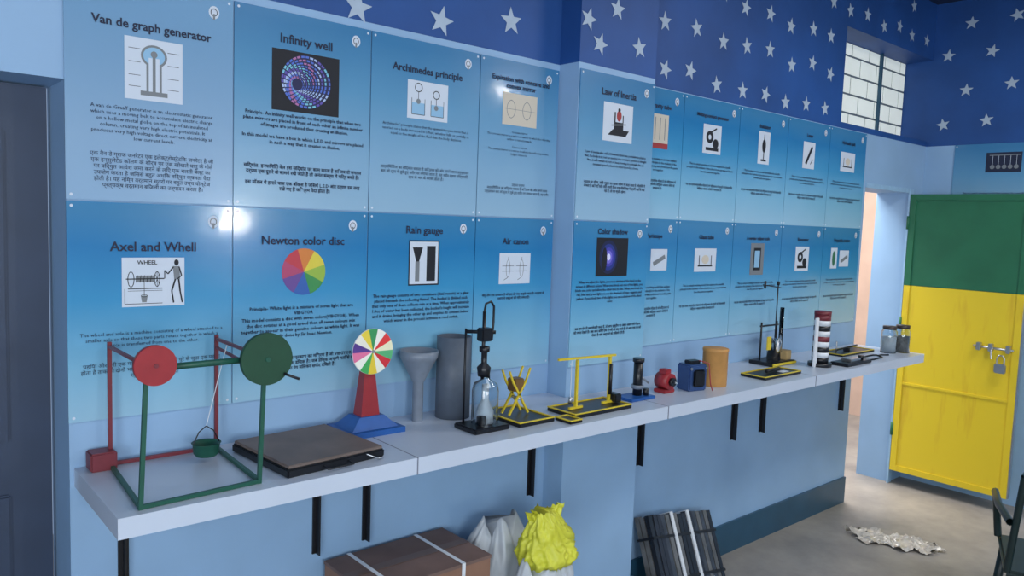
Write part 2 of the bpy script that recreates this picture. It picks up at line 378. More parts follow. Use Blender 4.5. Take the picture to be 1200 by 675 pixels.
def ic_rain(i,u,v):
    i.rect(u-.064,v-.08,u+.066,v+.08,K); i.rect(u-.059,v-.075,u+.061,v+.075,M_PW)
    i.poly([(u-.048,v+.055),(u-.005,v+.055),(u-.02,v+.005),(u-.033,v+.005)],K); i.rect(u-.036,v-.065,u-.018,v+.005,M_PG); i.rect(u+.012,v-.065,u+.05,v+.06,K)
def ic_can(i,u,v):
    i.rect(u-.08,v-.06,u+.08,v+.06,M_PW)
    for s in (-.035,.035):
        i.ring(u+s,v,.011,.035,.0025,M_PG,16); i.line(u+s-.03,v+.01,u+s+.03,v+.01,.0018,K); i.line(u+s-.03,v-.01,u+s+.03,v-.01,.0018,K); i.line(u+s,v-.035,u+s-.02,v-.045,.0018,K); i.line(u+s,v+.035,u+s,v+.045,.0018,K)
def ic_law(i,u,v):
    i.rect(u-.09,v-.08,u+.09,v+.075,M_PW); i.poly([(u-.06,v-.055),(u+.05,v-.055),(u+.07,v-.03),(u-.03,v-.03)],K); i.line(u-.02,v-.05,u-.02,v+.04,.008,K); i.line(u+.03,v-.05,u+.03,v+.03,.006,K); i.rect(u-.02,v-.03,u+.03,v+.0,K); i.ell(u+.005,v+.026,.015,.022,M_PR); i.ell(u+.005,v+.05,.008,.008,K,12); i.line(u-.04,v-.015,u+.05,v-.005,.005,M_PG)
def ic_shadow(i,u,v):
    i.rect(u-.095,v-.08,u+.1,v+.08,K)
    for k,(a,c) in enumerate([(.07,(20,28,70)),(.055,(34,50,130)),(.04,(70,66,170)),(.027,(120,110,210)),(.014,(220,220,250))]): i.ell(u-.02,v,a*.8,a,mat('glow_print_%d'%k,c,.5,noise_amt=0))
    i.ell(u-.045,v-.01,.016,.05,K)
def ic_bars(i,u,v):
    i.rect(u-.06,v-.08,u+.06,v+.075,M_PBG)
    for s in (-.035,0,.035): i.line(u+s,v-.04,u+s,v+.06,.006,M_PG)
    i.rect(u-.06,v-.08,u+.06,v-.055,M_PR)
def ic_blob(i,u,v):
    i.rect(u-.075,v-.07,u+.075,v+.07,M_PW); i.ell(u-.02,v+.01,.03,.03,K); i.ell(u+.03,v-.02,.024,.024,K); i.ell(u-.02,v+.01,.012,.012,M_PW); i.rect(u-.05,v-.055,u+.055,v-.04,K); i.line(u-.02,v+.03,u+.035,v+.055,.008,K)
def ic_post(i,u,v):
    i.rect(u-.055,v-.085,u+.055,v+.085,M_PW); i.line(u,v-.06,u,v+.07,.008,K); i.ell(u,v+.01,.018,.035,K); i.rect(u-.025,v-.07,u+.025,v-.06,K)
def ic_diag(i,u,v):
    i.rect(u-.065,v-.075,u+.065,v+.075,M_PW); i.line(u-.03,v-.05,u+.035,v+.05,.02,K); i.line(u+.02,v-.05,u+.045,v-.02,.006,K)
def ic_lens(i,u,v):
    i.rect(u-.09,v-.06,u+.09,v+.055,M_PW); i.ell(u,v,.03,.022,M_PBG); i.rect(u-.06,v-.035,u+.06,v-.028,K); i.line(u-.05,v+.02,u-.05,v-.03,.006,K); i.line(u+.05,v+.02,u+.05,v-.03,.006,K)
def ic_app(i,u,v):
    i.rect(u-.065,v-.085,u+.065,v+.085,M_PG); i.rect(u-.035,v-.06,u+.035,v+.06,K); i.rect(u-.025,v-.045,u+.025,v+.045,M_PLB)
def ic_two(i,u,v):
    i.rect(u-.13,v-.06,u-.05,v+.065,M_PW); i.ell(u-.09,v,.02,.045,mat('print_green',(50,110,80),.5,noise_amt=0)); i.rect(u-.02,v-.05,u+.1,v+.05,M_PW); i.line(u+.0,v-.02,u+.085,v+.015,.02,M_PG)
def ic_vac(i,u,v):
    i.rect(u-.11,v-.07,u+.10,v+.06,mat('print_navy',(26,34,60),.5,noise_amt=0))
    for s in (-.07,-.035,0,.035,.07): i.line(u+s,v+.04,u+s,v-.03,.002,M_PW); i.ell(u+s,v-.035,.014,.014,M_PG)
    i.line(u-.09,v+.042,u+.09,v+.042,.006,M_PG)
V_en="A van de Graaff generator is an electrostatic generator which uses a moving belt to accumulate electric charge on a hollow metal globe on the top of an insulated column, creating very high electric potentials. It produces very high voltage direct current electricity at low current levels."
V_hi="एक वैन डे ग्राफ जनरेटर एक इलेक्ट्रोस्टैटिक जनरेटर है जो एक इन्सुलेटेड कॉलम के शीर्ष पर एक खोखले धातु के गोले पर विद्युत आवेश जमा करने के लिए एक चलती बेल्ट का उपयोग करता है जिससे बहुत अधिक विद्युत क्षमता पैदा होती है। यह निम्न वर्तमान स्तरों पर बहुत उच्च वोल्टेज प्रत्यक्ष वर्तमान बिजली का उत्पादन करता है।"
I_en="Principle- An infinity well works on the principle that when two plane mirrors are placed in front of each other an infinite number of images are produced thus creating an illusion.\n\nIn this model we have a box in which L.E.D and mirrors are placed in such a way that it creates an illusion."
I_hi="सिद्धांत- इनफिनिटी वेल इस सिद्धांत पर काम करता है कि जब दो समतल दर्पण एक दूसरे के सामने रखे जाते हैं तो अनंत संख्या में चित्र बनते हैं।\n\nइस मॉडल में हमारे पास एक बॉक्स है जिसमें L.E.D और दर्पण इस तरह रखे गए हैं कि भ्रम पैदा होता है।"
A_en="Archimedes' principle states that the upward buoyant force that is exerted on a body immersed in a fluid, whether fully or partially, is equal to the weight of the fluid that the body displaces."
A_hi="आर्किमिडीज का सिद्धांत बताता है कि ऊपर की ओर लगने वाला उत्प्लावन बल जो द्रव में डूबे हुए शरीर पर लगाया जाता है, वह शरीर द्वारा विस्थापित द्रव के भार के बराबर होता है।"
M_en="Concave mirror\nThe concave mirror is a spherical mirror in which the reflecting surface is curved inwards.\n\nConvex mirror\nThe convex mirror is a mirror in which the reflecting surface bulges outwards."
X_en="The wheel and axle is a machine consisting of a wheel attached to a smaller axle so that these two parts rotate together in which a force is transferred from one to the other."
X_hi="पहिया और धुरी एक मशीन है जिसमें एक छोटे धुरे से जुड़ा एक पहिया होता है ताकि ये दोनों भाग एक साथ घूमें जिसमें एक बल एक से दूसरे में स्थानांतरित हो जाता है।"
N_en="Principle- White light is a mixture of seven light that are VIBGYOR\nThis model consists a disc with seven colors(VIBGYOR). When the disc rotates at a good speed then all seven colours mix together to appear in their genuine colours as white light. It was firstly done by Sir Isaac Newton."
N_hi="सिद्धांत- सफेद प्रकाश सात प्रकाश का मिश्रण है जो VIBGYOR है\nइस मॉडल में सात रंगों वाली एक डिस्क है। जब डिस्क अच्छी गति से घूमती है तो सभी सात रंग मिलकर सफेद दिखते हैं।"
R_en="The rain gauge consists of two containers (dual vessels) as a glass placed beneath the collecting funnel. The bucket is divided such that only one of them collects rain at a time. When approximately 1.0cc of water has been collected, the bucket's height will increase and it drains, bringing the other up and empties its content below which water in the process activates a reed switch."
C_hi="वायु तोप एक उपकरण है जो हवा के भंवर छल्ले बनाता है। यह हवा के दबाव से वस्तुओं को गिरा सकता है।"
L_en="Law of inertia also called Newton's first law, postulate in physics that, if a body is at rest or moving at a constant speed in a straight line, it will remain at rest or keep moving in a straight line at constant speed unless it is acted upon by a force."
L_hi="जड़त्व का नियम, जिसे न्यूटन का पहला नियम भी कहा जाता है, भौतिकी में मानता है कि यदि कोई पिंड स्थिर है या एक सीधी रेखा में स्थिर गति से चल रहा है, तो वह स्थिर रहेगा।"
S_en="When we adjust the lights, you see a shadow of the hand on the screen in different colors. When you block out one of the lights, you block one color and allow the other two to mix. When you block the red, blue and green light you see the shadows of cyan, magenta and yellow. If you block two of the lights you see a shadow of the third color."
S_hi="जब हम रोशनी समायोजित करते हैं, तो आप स्क्रीन पर अलग अलग रंगों में हाथ की छाया देखते हैं। जब आप किसी एक रोशनी को बंद करते हैं, तो आप एक रंग को रोकते हैं और अन्य दो को मिलाने देते हैं।"
ZT=2.36; ZM=1.765
xs=[.436,.874,1.33,1.787,2.19]
poster(xs[0],xs[1],ZT,WY,'Van de graph generator',ic_van,V_en,M_POST3,bsize=.0142,btop=.335,hindi=V_hi,hsize=.0150,hv=.46,tsize=.0320,tv=.12,iv=.23,wf=.76,bold=0)
poster(xs[1],xs[2],ZT,WY,'Infinity well',ic_inf,I_en,M_POST2,btop=.302,hindi=I_hi,hsize=.0150,hv=.46,bold=.0003,tsize=.038,tv=.08,iv=.2,bsize=.0150,wf=.9)
poster(xs[2],xs[3],ZT,WY,'Archimedes principle',ic_arch,A_en,M_POST2,bsize=.0135,btop=.285,hindi=A_hi,hsize=.0138,hv=.43,tsize=.034,tv=.10,iv=.2,bold=0)
poster(xs[3],xs[4],ZT,WY,'Expiration with concave and\nconvex mirror',ic_mir,M_en,M_POST2,bsize=.0125,btop=.26,hindi='उत्तल दर्पण\n'+A_hi[:120],hsize=.0135,hv=.46,tsize=.0255,tv=.07,iv=.18,bold=0)
poster(xs[0],xs[1],ZM,WY,'Axel and Whell',ic_axle,X_en,M_POST,bsize=.0138,btop=.35,hindi=X_hi,hsize=.0150,hv=.435,tsize=.036,tv=.12,iv=.215,wf=.88,bold=0,extra=[('WHEEL',-.02,.060,.016)])
poster(xs[1],xs[2],ZM,WY,'Newton color disc',ic_newt,N_en,M_POST,bsize=.0155,btop=.30,hindi=N_hi,hsize=.0150,hv=.46,tsize=.037,tv=.098,iv=.195,bold=.0003,wf=.9)
poster(xs[2],xs[3],ZM,WY,'Rain gauge',ic_rain,R_en,M_POST,bsize=.0155,btop=.275,hindi=None,tsize=.037,tv=.055,iv=.17,bold=.0003,wf=.93)
poster(xs[3],xs[4],ZM,WY,'Air canon',ic_can,'',M_POST,hindi=C_hi,hsize=.013,hv=.29,tsize=.034,tv=.09,iv=.195)
poster(CX0+.002,CX1-.002,ZT,CY,'Law of Inertia',ic_law,L_en,M_POST2,bsize=.0142,btop=.31,hindi=L_hi,hsize=.0142,hv=.43,tsize=.038,tv=.072,iv=.185)
poster(CX0+.002,CX1-.002,ZM,CY,'Color shadow',ic_shadow,S_en,M_POST,bsize=.0148,btop=.24,hindi=S_hi,hsize=.0144,hv=.43,tsize=.032,tv=.04,iv=.145,bold=.0003,wf=.92)
xr=[2.665,3.01,3.475,3.945,4.415,4.88]
gen="This is a simple working model that explains the scientific principle to the students of the school in an easy way and shows how the parts act together."
gh="यह एक सरल कार्यशील मॉडल है जो विद्यालय के छात्रों को वैज्ञानिक सिद्धांत आसान तरीके से समझाता है।"
tt=[('Gravity tube',ic_bars),('Melting conduct generator',ic_blob),('Insulator',ic_post),('Lever',ic_diag),('Hydraulic jack',ic_lens)]
tb=[('Periscope',ic_two),('Glass tube',ic_lens),('A vernier caliper scale',ic_app),('Resonator',ic_blob),('Projectile motion',ic_two)]
for k in range(5):
    poster(xr[k],xr[k+1],ZT+.02,WY,tt[k][0],tt[k][1],gen,M_POST,bsize=.0148,btop=.31,hindi=gh,hsize=.015,hv=.41,tsize=.029 if len(tt[k][0])<20 else .0245,tv=.08,iv=.19)
    poster(xr[k],xr[k+1],ZM+.025,WY,tb[k][0],tb[k][1],gen,M_POST,bsize=.0148,btop=.31,hindi=gh,hsize=.015,hv=.41,tsize=.029 if len(tb[k][0])<20 else .0245,tv=.08,iv=.19)
o=poster(0,.62,2.39,0,'',ic_vac,gen,M_POST2,bsize=.016,btop=.32,iv=.12)
o.location=(XE-.004,1.79,2.385-PH/2); o.rotation_euler=(0,0,-math.pi/2)

# ---------------------------------------------------------------- shelf
bm=bmesh.new()
out=[(.45,1.85),(4.9,1.85),(4.9,WY),(CX1+.001,WY),(CX1+.001,CY),(CX0-.001,CY),(CX0-.001,WY),(.45,WY)]
lo=[bm.verts.new((x,y,SH-.05)) for x,y in out]; hi=[bm.verts.new((x,y,SH)) for x,y in out]
bm.faces.new(lo[::-1]); bm.faces.new(hi)
for i in range(8): bm.faces.new([lo[i],lo[(i+1)%8],hi[(i+1)%8],hi[i]])
sh=from_bm('wall_shelf',bm,M_SHELF)
for i,x in enumerate((1.26,2.44,3.6)):
    box('seam_%d'%i,(x-.0015,1.848,SH-.051),(x+.0015,WY-.12,SH+.0006),mat('seam_grey',(120,124,140),.7),sh)
for i,x in enumerate((.57,1.16,1.347,2.116,2.81,3.58,3.86,4.78)):
    g=grp('shelf_bracket',(x,WY,SH-.05))
    t=.014
    box('wall_leg',(-t,-.006-(0),-.37),(t,0,0),M_BLACK,g)
    box('wall_leg_flange',(-.002,-.03,-.37),(.002,-.006,0),M_BLACK,g)
    box('arm',(-t,-.34,-.006),(t,-.006,-.0005),M_BLACK,g)
    box('arm_flange',(-.002,-.34,-.03),(.002,-.006,-.006),M_BLACK,g)
    bm=bmesh.new(); bm_rod(bm,(0,-.01,-.12),(0,-.11,-.012),.005,seg=8); from_bm('gusset',bm,M_BLACK,g)

# ---------------------------------------------------------------- shelf objects
g=grp('wheel_and_axle_model',(0,0,SH))
FL=(.506,1.88);FR=(.80,1.90);BL=(.53,2.25);BR=(.815,2.25); H=.33; w=.010
def v3(p,z): return (p[0],p[1],z)
bar('base_front',v3(FL,.006),v3(FR,.006),w,M_GREEN,g); bar('base_left',v3(FL,.007),v3(BL,.007),w,M_GREEN,g)
bar('base_right',v3(FR,.007),v3(BR,.007),w,M_GREEN,g); bar('base_back',v3(BL,.008),v3(BR,.008),w,M_RED,g)
bar('post_fl',v3(FL,0),(FL[0]+.014,FL[1],H),w,M_GREEN,g); bar('post_fr',v3(FR,0),(FR[0]+.012,FR[1],H),w,M_GREEN,g)
bar('post_bl',v3(BL,0),v3(BL,H+.012),w,M_RED,g); bar('post_br',v3(BR,0),v3(BR,H+.012),w,M_RED,g)
bar('brace_left',(.53,2.25,H),(.525,1.89,H+.005),w*.8,M_RED,g); bar('brace_right',(.815,2.25,H),(.812,1.91,H),w*.8,M_RED,g); bar('brace_right_low',(.815,2.25,H-.025),(.812,1.91,H-.04),w*.7,M_RED,g)
rod('cross_axle',(.525,1.89,H),(.812,1.905,H-.002),.008,M_GREEN,g)
rod('red_wheel',(.534,1.855,H+.012),(.534,1.871,H+.012),.047,M_RED2,g,seg=40); rod('red_hub',(.534,1.850,H+.012),(.534,1.885,H+.012),.005,M_RED,g)
rod('green_wheel',(.808,1.872,H),(.808,1.888,H),.067,M_GREEND,g,seg=48); rod('green_hub',(.808,1.866,H),(.808,1.90,H),.006,M_GREEN,g)
rod('crank_handle',(.85,1.868,H-.04),(.885,1.85,H-.055),.0035,M_BLACK,g)
box('counterweight_bin',(.475,2.215,.0),(.54,2.275,.05),M_RED,g,.004)
lathe('hanging_pan',[(.028,0),(.034,.008),(.037,.035),(.040,.037),(.034,.034),(.028,.01),(0,.008)],M_GREEN,g,loc=(.755,2.16,.016))
tube('pan_bail',[(.718,2.16,.05),(.735,2.16,.085),(.755,2.16,.1),(.775,2.16,.085),(.792,2.16,.05)],.0018,M_BLACK,g)
tube('string',[(.755,2.16,.1),(.79,2.16,.24),(.813,2.16,H-.0)],.0012,M_WHITE,g)
g=grp('flat_specimen_case',(1.008,2.065,SH),math.radians(5))
box('case',(-.15,-.165,0),(.165,.155,.024),M_BLKP,g,.004); box('top_board',(-.145,-.16,.024),(.16,.15,.033),mat('brown_dusty_board',(112,98,92),.55,scale=8,noise_amt=.18),g,.002)
tube('handle',[(-.04,-.165,.012),(-.04,-.19,.01),(.04,-.19,.01),(.04,-.165,.012)],.003,M_BLKP,g)
tube('clasp_wire',[(.1,-.167,.02),(.125,-.19,.008),(.148,-.18,.004)],.002,M_STEEL,g)
def frustum(bm,w0,d0,w1,d1,z0,z1,mi=0):
    a=[bm.verts.new((s*w0,t*d0,z0)) for s,t in ((-1,-1),(1,-1),(1,1),(-1,1))]; b=[bm.verts.new((s*w1,t*d1,z1)) for s,t in ((-1,-1),(1,-1),(1,1),(-1,1))]
    for i in range(4): bm.faces.new([a[i],a[(i+1)%4],b[(i+1)%4],b[i]]).material_index=mi
    bm.faces.new(a[::-1]).material_index=mi; bm.faces.new(b).material_index=mi
g=grp('newton_colour_disc_model',(1.284,2.19,SH))
bm=bmesh.new()
frustum(bm,.100,.082,.100,.082,0,.018); frustum(bm,.085,.062,.045,.035,.018,.055); from_bm('base',bm,M_BLUE,g)
bm=bmesh.new(); frustum(bm,.034,.026,.018,.016,.055,.21); from_bm('column',bm,M_RED2,g)
bm=bmesh.new(); N=14; DZ=.268
cc=[(240,236,200),(228,60,60),(244,240,230),(60,150,90),(236,210,70),(240,236,220),(90,60,140),(230,120,160),(244,244,230),(70,170,90),(228,200,60),(236,236,220),(210,50,60),(90,180,120)]
wm=[mat('disc_sector_%d'%k,c,.4,noise_amt=.02) for k,c in enumerate(cc)]
for k in range(N):
    t0=2*math.pi*k/N; pts=[(0,0)]+[(.074*math.cos(t0+2*math.pi/N*j/4),.074*math.sin(t0+2*math.pi/N*j/4)) for j in range(5)]
    for yy in (-.034,-.028):
        fc=bm.faces.new([bm.verts.new((x,yy,z+DZ)) for x,z in pts]); fc.material_index=k
from_bm('disc',bm,wm,g)
rod('disc_rim',(0,-.0335,DZ),(0,-.0285,DZ),.0745,M_WHITE,g,seg=48); rod('spindle',(0,-.040,DZ),(0,.02,DZ),.005,M_STEEL,g); box('bearing',(-.015,-.02,.205),(.015,.02,DZ+.012),M_RED2,g,.003)
g=grp('rain_gauge_funnel',(1.495,2.205,SH))
lathe('funnel',[(.019,0),(.019,.135),(.060,.215),(.066,.224),(.068,.248),(.064,.248),(.060,.224),(.015,.135),(.015,0)],M_GREY,g)
g=grp('rain_gauge_cylinder',(1.635,2.19,SH))
lathe('cylinder',[(.0,0),(.062,0),(.062,.29),(.058,.29),(.058,.005),(0,.005)],mat('dark_grey_pvc',(88,98,112),.5),g,seg=48)
g=grp('bell_jar_retort_stand',(1.62,2.0,SH))
box('base',(-.075,-.06,0),(.075,.06,.018),M_BLKP,g,.004)
lathe('glass_jar',[(.046,.018),(.046,.13),(.04,.155),(.014,.17),(.014,.185),(.012,.185),(.012,.168),(.038,.152),(.043,.13),(.043,.018)],M_GLASS,g,loc=(.01,0,0))
lathe('inner_flask',[(0,.02),(.03,.02),(.03,.06),(.012,.1),(.012,.15),(.010,.15),(.010,.1),(.027,.06),(.027,.024)],M_WHITE,g,loc=(.01,0,0))
rod('pole',(-.005,.0,.17),(-.005,.0,.40),.006,M_BLKP,g); rod('pole_lower',(-.05,.04,.018),(-.05,.04,.34),.004,M_BLKP,g)
rod('clamp_arm',(-.05,.04,.33),(.03,-.02,.33),.006,M_BLKP,g); box('clamp_head',(-.025,-.02,.30),(.02,.015,.345),M_BLKP,g,.004)
lathe('stopper',[(0,.18),(.02,.18),(.024,.21),(.01,.225),(.01,.26),(.018,.265),(.018,.28),(0,.285)],M_BLKP,g,loc=(.0,0,0))
tube('curved_tube',[(-.005,0,.40),(.0,0,.425),(.022,0,.432),(.035,0,.415),(.035,0,.36),(.03,0,.3)],.004,M_BLKP,g)
box('burner',(-.03,-.03,.018),(-.005,-.005,.05),M_BLKP,g,.003)
def yboard(g,x0,y0,x1,y1,t=.014,z=0):
    box('board',(x0,y0,z),(x1,y1,z+t),M_BLKP,g,.002)
    e=.007; z1=z+t; 
    box('trim_f',(x0,y0,z1),(x1,y0+e,z1+.004),M_YEL,g); box('trim_b',(x0,y1-e,z1),(x1,y1,z1+.004),M_YEL,g); box('trim_l',(x0,y0+e,z1),(x0+e,y1-e,z1+.004),M_YEL,g); box('trim_r',(x1-e,y0+e,z1),(x1,y1-e,z1+.004),M_YEL,g)
g=grp('yellow_scissor_frame_model',(1.81,2.05,SH))
yboard(g,-.08,-.12,.085,.10)
for s in (-1,1):
    bar('leg_a_%d'%s,(-.045,.02*s,.018),(.03,.02*s,.135),.007,M_YEL,g); bar('leg_b_%d'%s,(.045,.02*s,.018),(-.03,.02*s,.135),.007,M_YEL,g)
    bar('arm_%d'%s,(-.03,.02*s,.135),(-.048,.02*s,.175),.006,M_YEL,g); bar('arm2_%d'%s,(.03,.02*s,.135),(.05,.02*s,.18),.006,M_YEL,g)
box('load_block',(-.022,-.022,.10),(.022,.022,.145),mat('brown_block',(110,80,40),.5),g,.003)
rod('pin',(0,-.03,.075),(0,.03,.075),.005,M_STEEL,g)
g=grp('yellow_gantry_balance_model',(2.135,1.985,SH))
yboard(g,-.155,-.075,.155,.075)
for nm,x in (('l',-.085),('r',.095)): 
    bar('post_%s'%nm,(x,-.005,.016),(x,-.005,.20),.010,M_YEL,g)
    bar('foot_%s'%nm,(x-.035,-.005,.02),(x+.035,-.005,.02),.009,M_YEL,g)
bar('beam',(-.19,-.01,.210),(.12,-.01,.202),.008,M_YEL,g)
rod('scale_bar',(.095,-.012,.05),(.095,-.012,.17),.007,M_BLACK,g)
tube('thread',[(-.12,-.01,.2),(-.12,-.01,.06)],.0012,M_WHITE,g); rod('bob',(-.12,-.01,.04),(-.12,-.01,.065),.008,M_STEEL,g)
box('side_block',(.11,-.03,.018),(.145,.02,.05),M_BLKP,g,.003)
g=grp('yellow_trimmed_tray',(1.94,1.905,SH)); yboard(g,-.03,-.04,.03,.04,.01)
g=grp('black_air_column_stand',(2.45,2.02,SH))
box('base',(-.09,-.05,0),(.06,.045,.012),M_BLUE,g,.003); rod('pillar',(0,0,.012),(0,0,.15),.019,M_BLKP,g,seg=24); rod('cap',(0,0,.15),(0,0,.165),.024,M_BLKP,g,seg=24); rod('collar',(0,0,.04),(0,0,.055),.025,M_GREY,g)
rod('knob',(.03,-.02,.012),(.03,-.02,.04),.012,M_BLKP,g); rod('lever',(0,0,.1),(.045,-.02,.06),.004,M_STEEL,g)
g=grp('red_electric_motor_model',(2.64,2.03,SH))
rod('body',(0,-.035,.05),(0,.03,.05),.034,M_RED2,g,seg=28); box('foot',(-.035,-.03,0),(.035,.03,.016),M_RED2,g,.003); rod('front_cap',(0,-.05,.05),(0,-.035,.05),.018,M_BLKP,g); box('terminal_box',(-.018,-.02,.08),(.018,.02,.10),M_RED2,g,.003); rod('shaft',(0,-.065,.05),(0,-.05,.05),.004,M_STEEL,g)
g=grp('blue_transformer',(2.79,2.0,SH),math.radians(-12))
box('core',(-.05,-.042,0),(.05,.042,.115),mat('transformer_steel_blue',(60,86,134),.35,metal=.3),g,.006); box('winding_f',(-.032,-.054,.02),(.032,-.042,.095),M_BLKP,g,.006); box('top_terminal',(-.03,-.02,.115),(.03,.02,.13),M_BLKP,g,.003)
for i,x in enumerate((-.042,.042)): rod('bolt_%d'%i,(x,-.047,.1),(x,-.042,.1),.006,M_STEEL,g)
tube('lead',[(.02,-.02,.13),(.05,-.05,.12),(.055,-.06,.03),(.05,-.08,.006)],.0025,M_RED2,g)
g=grp('tan_cardboard_drum',(2.96,2.0,SH)); lathe('drum',[(0,0),(.054,0),(.056,.004),(.056,.155),(.058,.157),(.058,.168),(.054,.170),(0,.170)],M_ORANGE,g)
g=grp('yellow_trimmed_board',(3.43,1.985,SH)); yboard(g,-.165,-.06,.165,.075,.012); rod('roller',(-.06,0,.024),(.07,.01,.024),.008,M_BLACK,g); box('label',(.04,-.03,.0125),(.1,.0,.0145),M_WHITE,g)
g=grp('tall_rod_glass_apparatus',(3.74,2.17,SH))
box('base',(-.12,-.07,0),(.11,.07,.02),M_BLKP,g,.003); box('base_trim',(-.12,-.075,.004),(.11,-.07,.016),M_YEL,g)
for i,x in enumerate((-.08,.07)): rod('post_%d'%i,(x,.03,.02),(x,.03,.22),.005,M_BLKP,g)
bar('yoke',(-.09,.03,.2),(.085,.03,.2),.008,M_BLKP,g); rod('tall_rod',(.06,.03,.02),(.06,.03,.43),.0035,M_BLKP,g); rod('rod_tip',(.06,.03,.415),(.06,.03,.435),.008,M_BLKP,g)
bar('upper_arm',(-.09,.03,.42),(.085,.03,.40),.005,M_BLKP,g); rod('tip_left',(-.07,.03,.40),(-.07,.03,.44),.006,M_BLKP,g)
lathe('beaker',[(0,.022),(.036,.022),(.036,.13),(.039,.133),(.036,.13),(.033,.13),(.033,.026),(0,.026)],M_GLASS,g,loc=(-.02,-.015,0))
lathe('glass_tube',[(.011,.06),(.011,.30),(.009,.30),(.009,.06)],M_GLASS,g,loc=(.03,-.02,0)); box('yellow_panel',(-.095,-.02,.08),(-.06,-.014,.15),M_YEL,g); box('wood_block',(.05,-.05,.02),(.10,.0,.07),mat('pale_wood',(190,160,110),.6),g,.003)
g=grp('striped_coil_column',(3.90,1.99,SH))
z=.02; rod('base',(0,0,0),(0,0,.02),.06,M_BLKP,g,seg=32)
for i in range(9):
    c=[M_BLKP,M_WHITE,M_BLKP,M_WHITE,M_RED,M_WHITE,M_BLKP,M_WHITE,M_RED][i]; rod('band_%d'%i,(0,0,z),(0,0,z+.028),.042,c,g,seg=28); z+=.028
rod('cap',(0,0,z),(0,0,z+.02),.043,M_RED,g,seg=28)
box('white_scale_plate',(-.08,-.01,.0),(-.05,.0,.26),M_WHITE,g,.002)
g=grp('low_black_instrument_base',(4.13,1.93,SH)); box('slab',(-.14,-.05,0),(.14,.05,.018),M_BLKP,g,.004); box('step',(-.06,-.03,.018),(.05,.03,.032),M_STEEL,g,.003); rod('knob_1',(.09,-.01,.018),(.09,-.01,.04),.014,M_BLKP,g)
g=grp('yellow_lever_board',(4.50,2.13,SH)); yboard(g,-.2,-.07,.2,.07,.01); bar('lever',(-.16,-.01,.03),(.16,.02,.03),.008,M_BLACK,g); box('pivot',(-.012,-.01,.01),(.012,.02,.028),M_BLACK,g); rod('mini_post',(-.16,-.01,.01),(-.16,-.01,.08),.004,M_STEEL,g)
g=grp('black_wire_loop',(4.42,1.95,SH)); tube('loop',[(.1*math.cos(t*.35),.04*math.sin(t*.35),.006+.003*math.sin(t)) for t in range(18)],.005,M_BLKP,g,True); tube('tail',[(.1,0,.005),(.15,.02,.005),(.2,-.01,.005)],.004,M_BLKP,g)
def jar(x,y,r,h,fill):
    g=grp('glass_jar',(x,y,SH))
    lathe('glass',[(0,0),(r,0),(r,h*.8),(r*.8,h*.88),(r*.8,h*.9),(r*.76,h*.9),(r*.76,h*.86),(r*.94,h*.78),(r*.94,.004),(0,.004)],M_GLASS,g)
    lathe('contents',[(0,.006),(r*.9,.006),(r*.9,h*.6),(0,h*.6)],fill,g)
    lathe('lid',[(0,h*.88),(r*.86,h*.88),(r*.86,h),(0,h)],mat('lid_dark',(60,48,44),.4),g)
jar(4.75,2.0,.045,.16,M_WHITE); jar(4.84,1.96,.045,.165,mat('grey_granules',(120,118,116),.9,scale=80,noise_amt=.3))

# ---------------------------------------------------------------- things on the floor
g=grp('cardboard_carton',(1.42,2.12,0))
box('body',(-.24,-.145,0),(.24,.145,.60),M_CARD,g,.004); box('top_flaps',(-.241,-.146,.595),(.241,.146,.606),M_CARDT,g); 
box('tape',(-.242,-.02,.6062),(.242,.02,.6072),mat('brown_tape',(98,74,62),.4),g)
for i,x in enumerate((-.15,.12)):
    box('strap_top_%d'%i,(x-.007,-.148,.6073),(x+.007,.147,.6085),M_WHITE,g); box('strap_front_%d'%i,(x-.007,-.1485,0),(x+.007,-.1465,.6085),M_WHITE,g)
def crumple(part,dims,m,seed,parent,top=.35,taper=.55,fold=.10,loc=(0,0,0),tilt=(0,0)):
    """soft plastic bag: closed shell with sharp vertical folds gathered toward the neck"""
    NS,NR=96,44; bm=bmesh.new(); rings=[]; off=Vector((seed*3.1,seed*1.7,seed))
    for j in range(NR+1):
        t=j/NR
        if t<.12: rr=.75+.25*math.sin(t/.12*math.pi/2)
        elif t<1-top: rr=1
        else:
            k=(t-(1-top))/top; rr=max(taper*.25,1-k**1.4*(1-taper*.25))
        row=[]
        for i in range(NS):
            a=2*math.pi*i/NS; d=Vector((math.cos(a),math.sin(a),t*1.6))
            n1=noise.noise(d*1.6+off); n2=1-abs(noise.noise(Vector((d.x*2.6+d.z*1.2,d.y*2.6,t*1.2))+off))*2.4; n3=1-abs(noise.noise(Vector((d.x*6,d.y*6+t*5,t*3))+off))*2.4; n4=1-abs(noise.noise(Vector((d.x*14-t*9,d.y*14,t*8))+off))*2
            q=rr*(1+.2*n1+fold*n2+fold*.4*n3+fold*.16*n4-fold*1.1)
            zz=t*dims[2]*(1+.14*noise.noise(Vector((d.x*1.5,d.y*1.5,7))+off))+ (0 if t<.05 else .008*n3)
            row.append(bm.verts.new((q*dims[0]*math.cos(a)+tilt[0]*t*t,q*dims[1]*math.sin(a)+tilt[1]*t*t,max(0,zz))))
        rings.append(row)
    for a,b in zip(rings,rings[1:]):
        for i in range(NS): bm.faces.new([a[i],a[(i+1)%NS],b[(i+1)%NS],b[i]])
    bm.faces.new(rings[0][::-1]); bm.faces.new(rings[-1])
    return from_bm(part,bm,m,parent,smooth=True,loc=loc)
M_BAGW=mat('translucent_white_polybag',(184,190,196),.42,noise_amt=.08,scale=10)
M_BAGY=mat('yellow_polybag',(208,208,64),.48,noise_amt=.10,scale=14)
g=grp('white_plastic_sack',(1.83,2.145,0)); crumple('sack_body',(.150,.105,.63),M_BAGW,2,g,top=.2,taper=2.2,fold=.09)
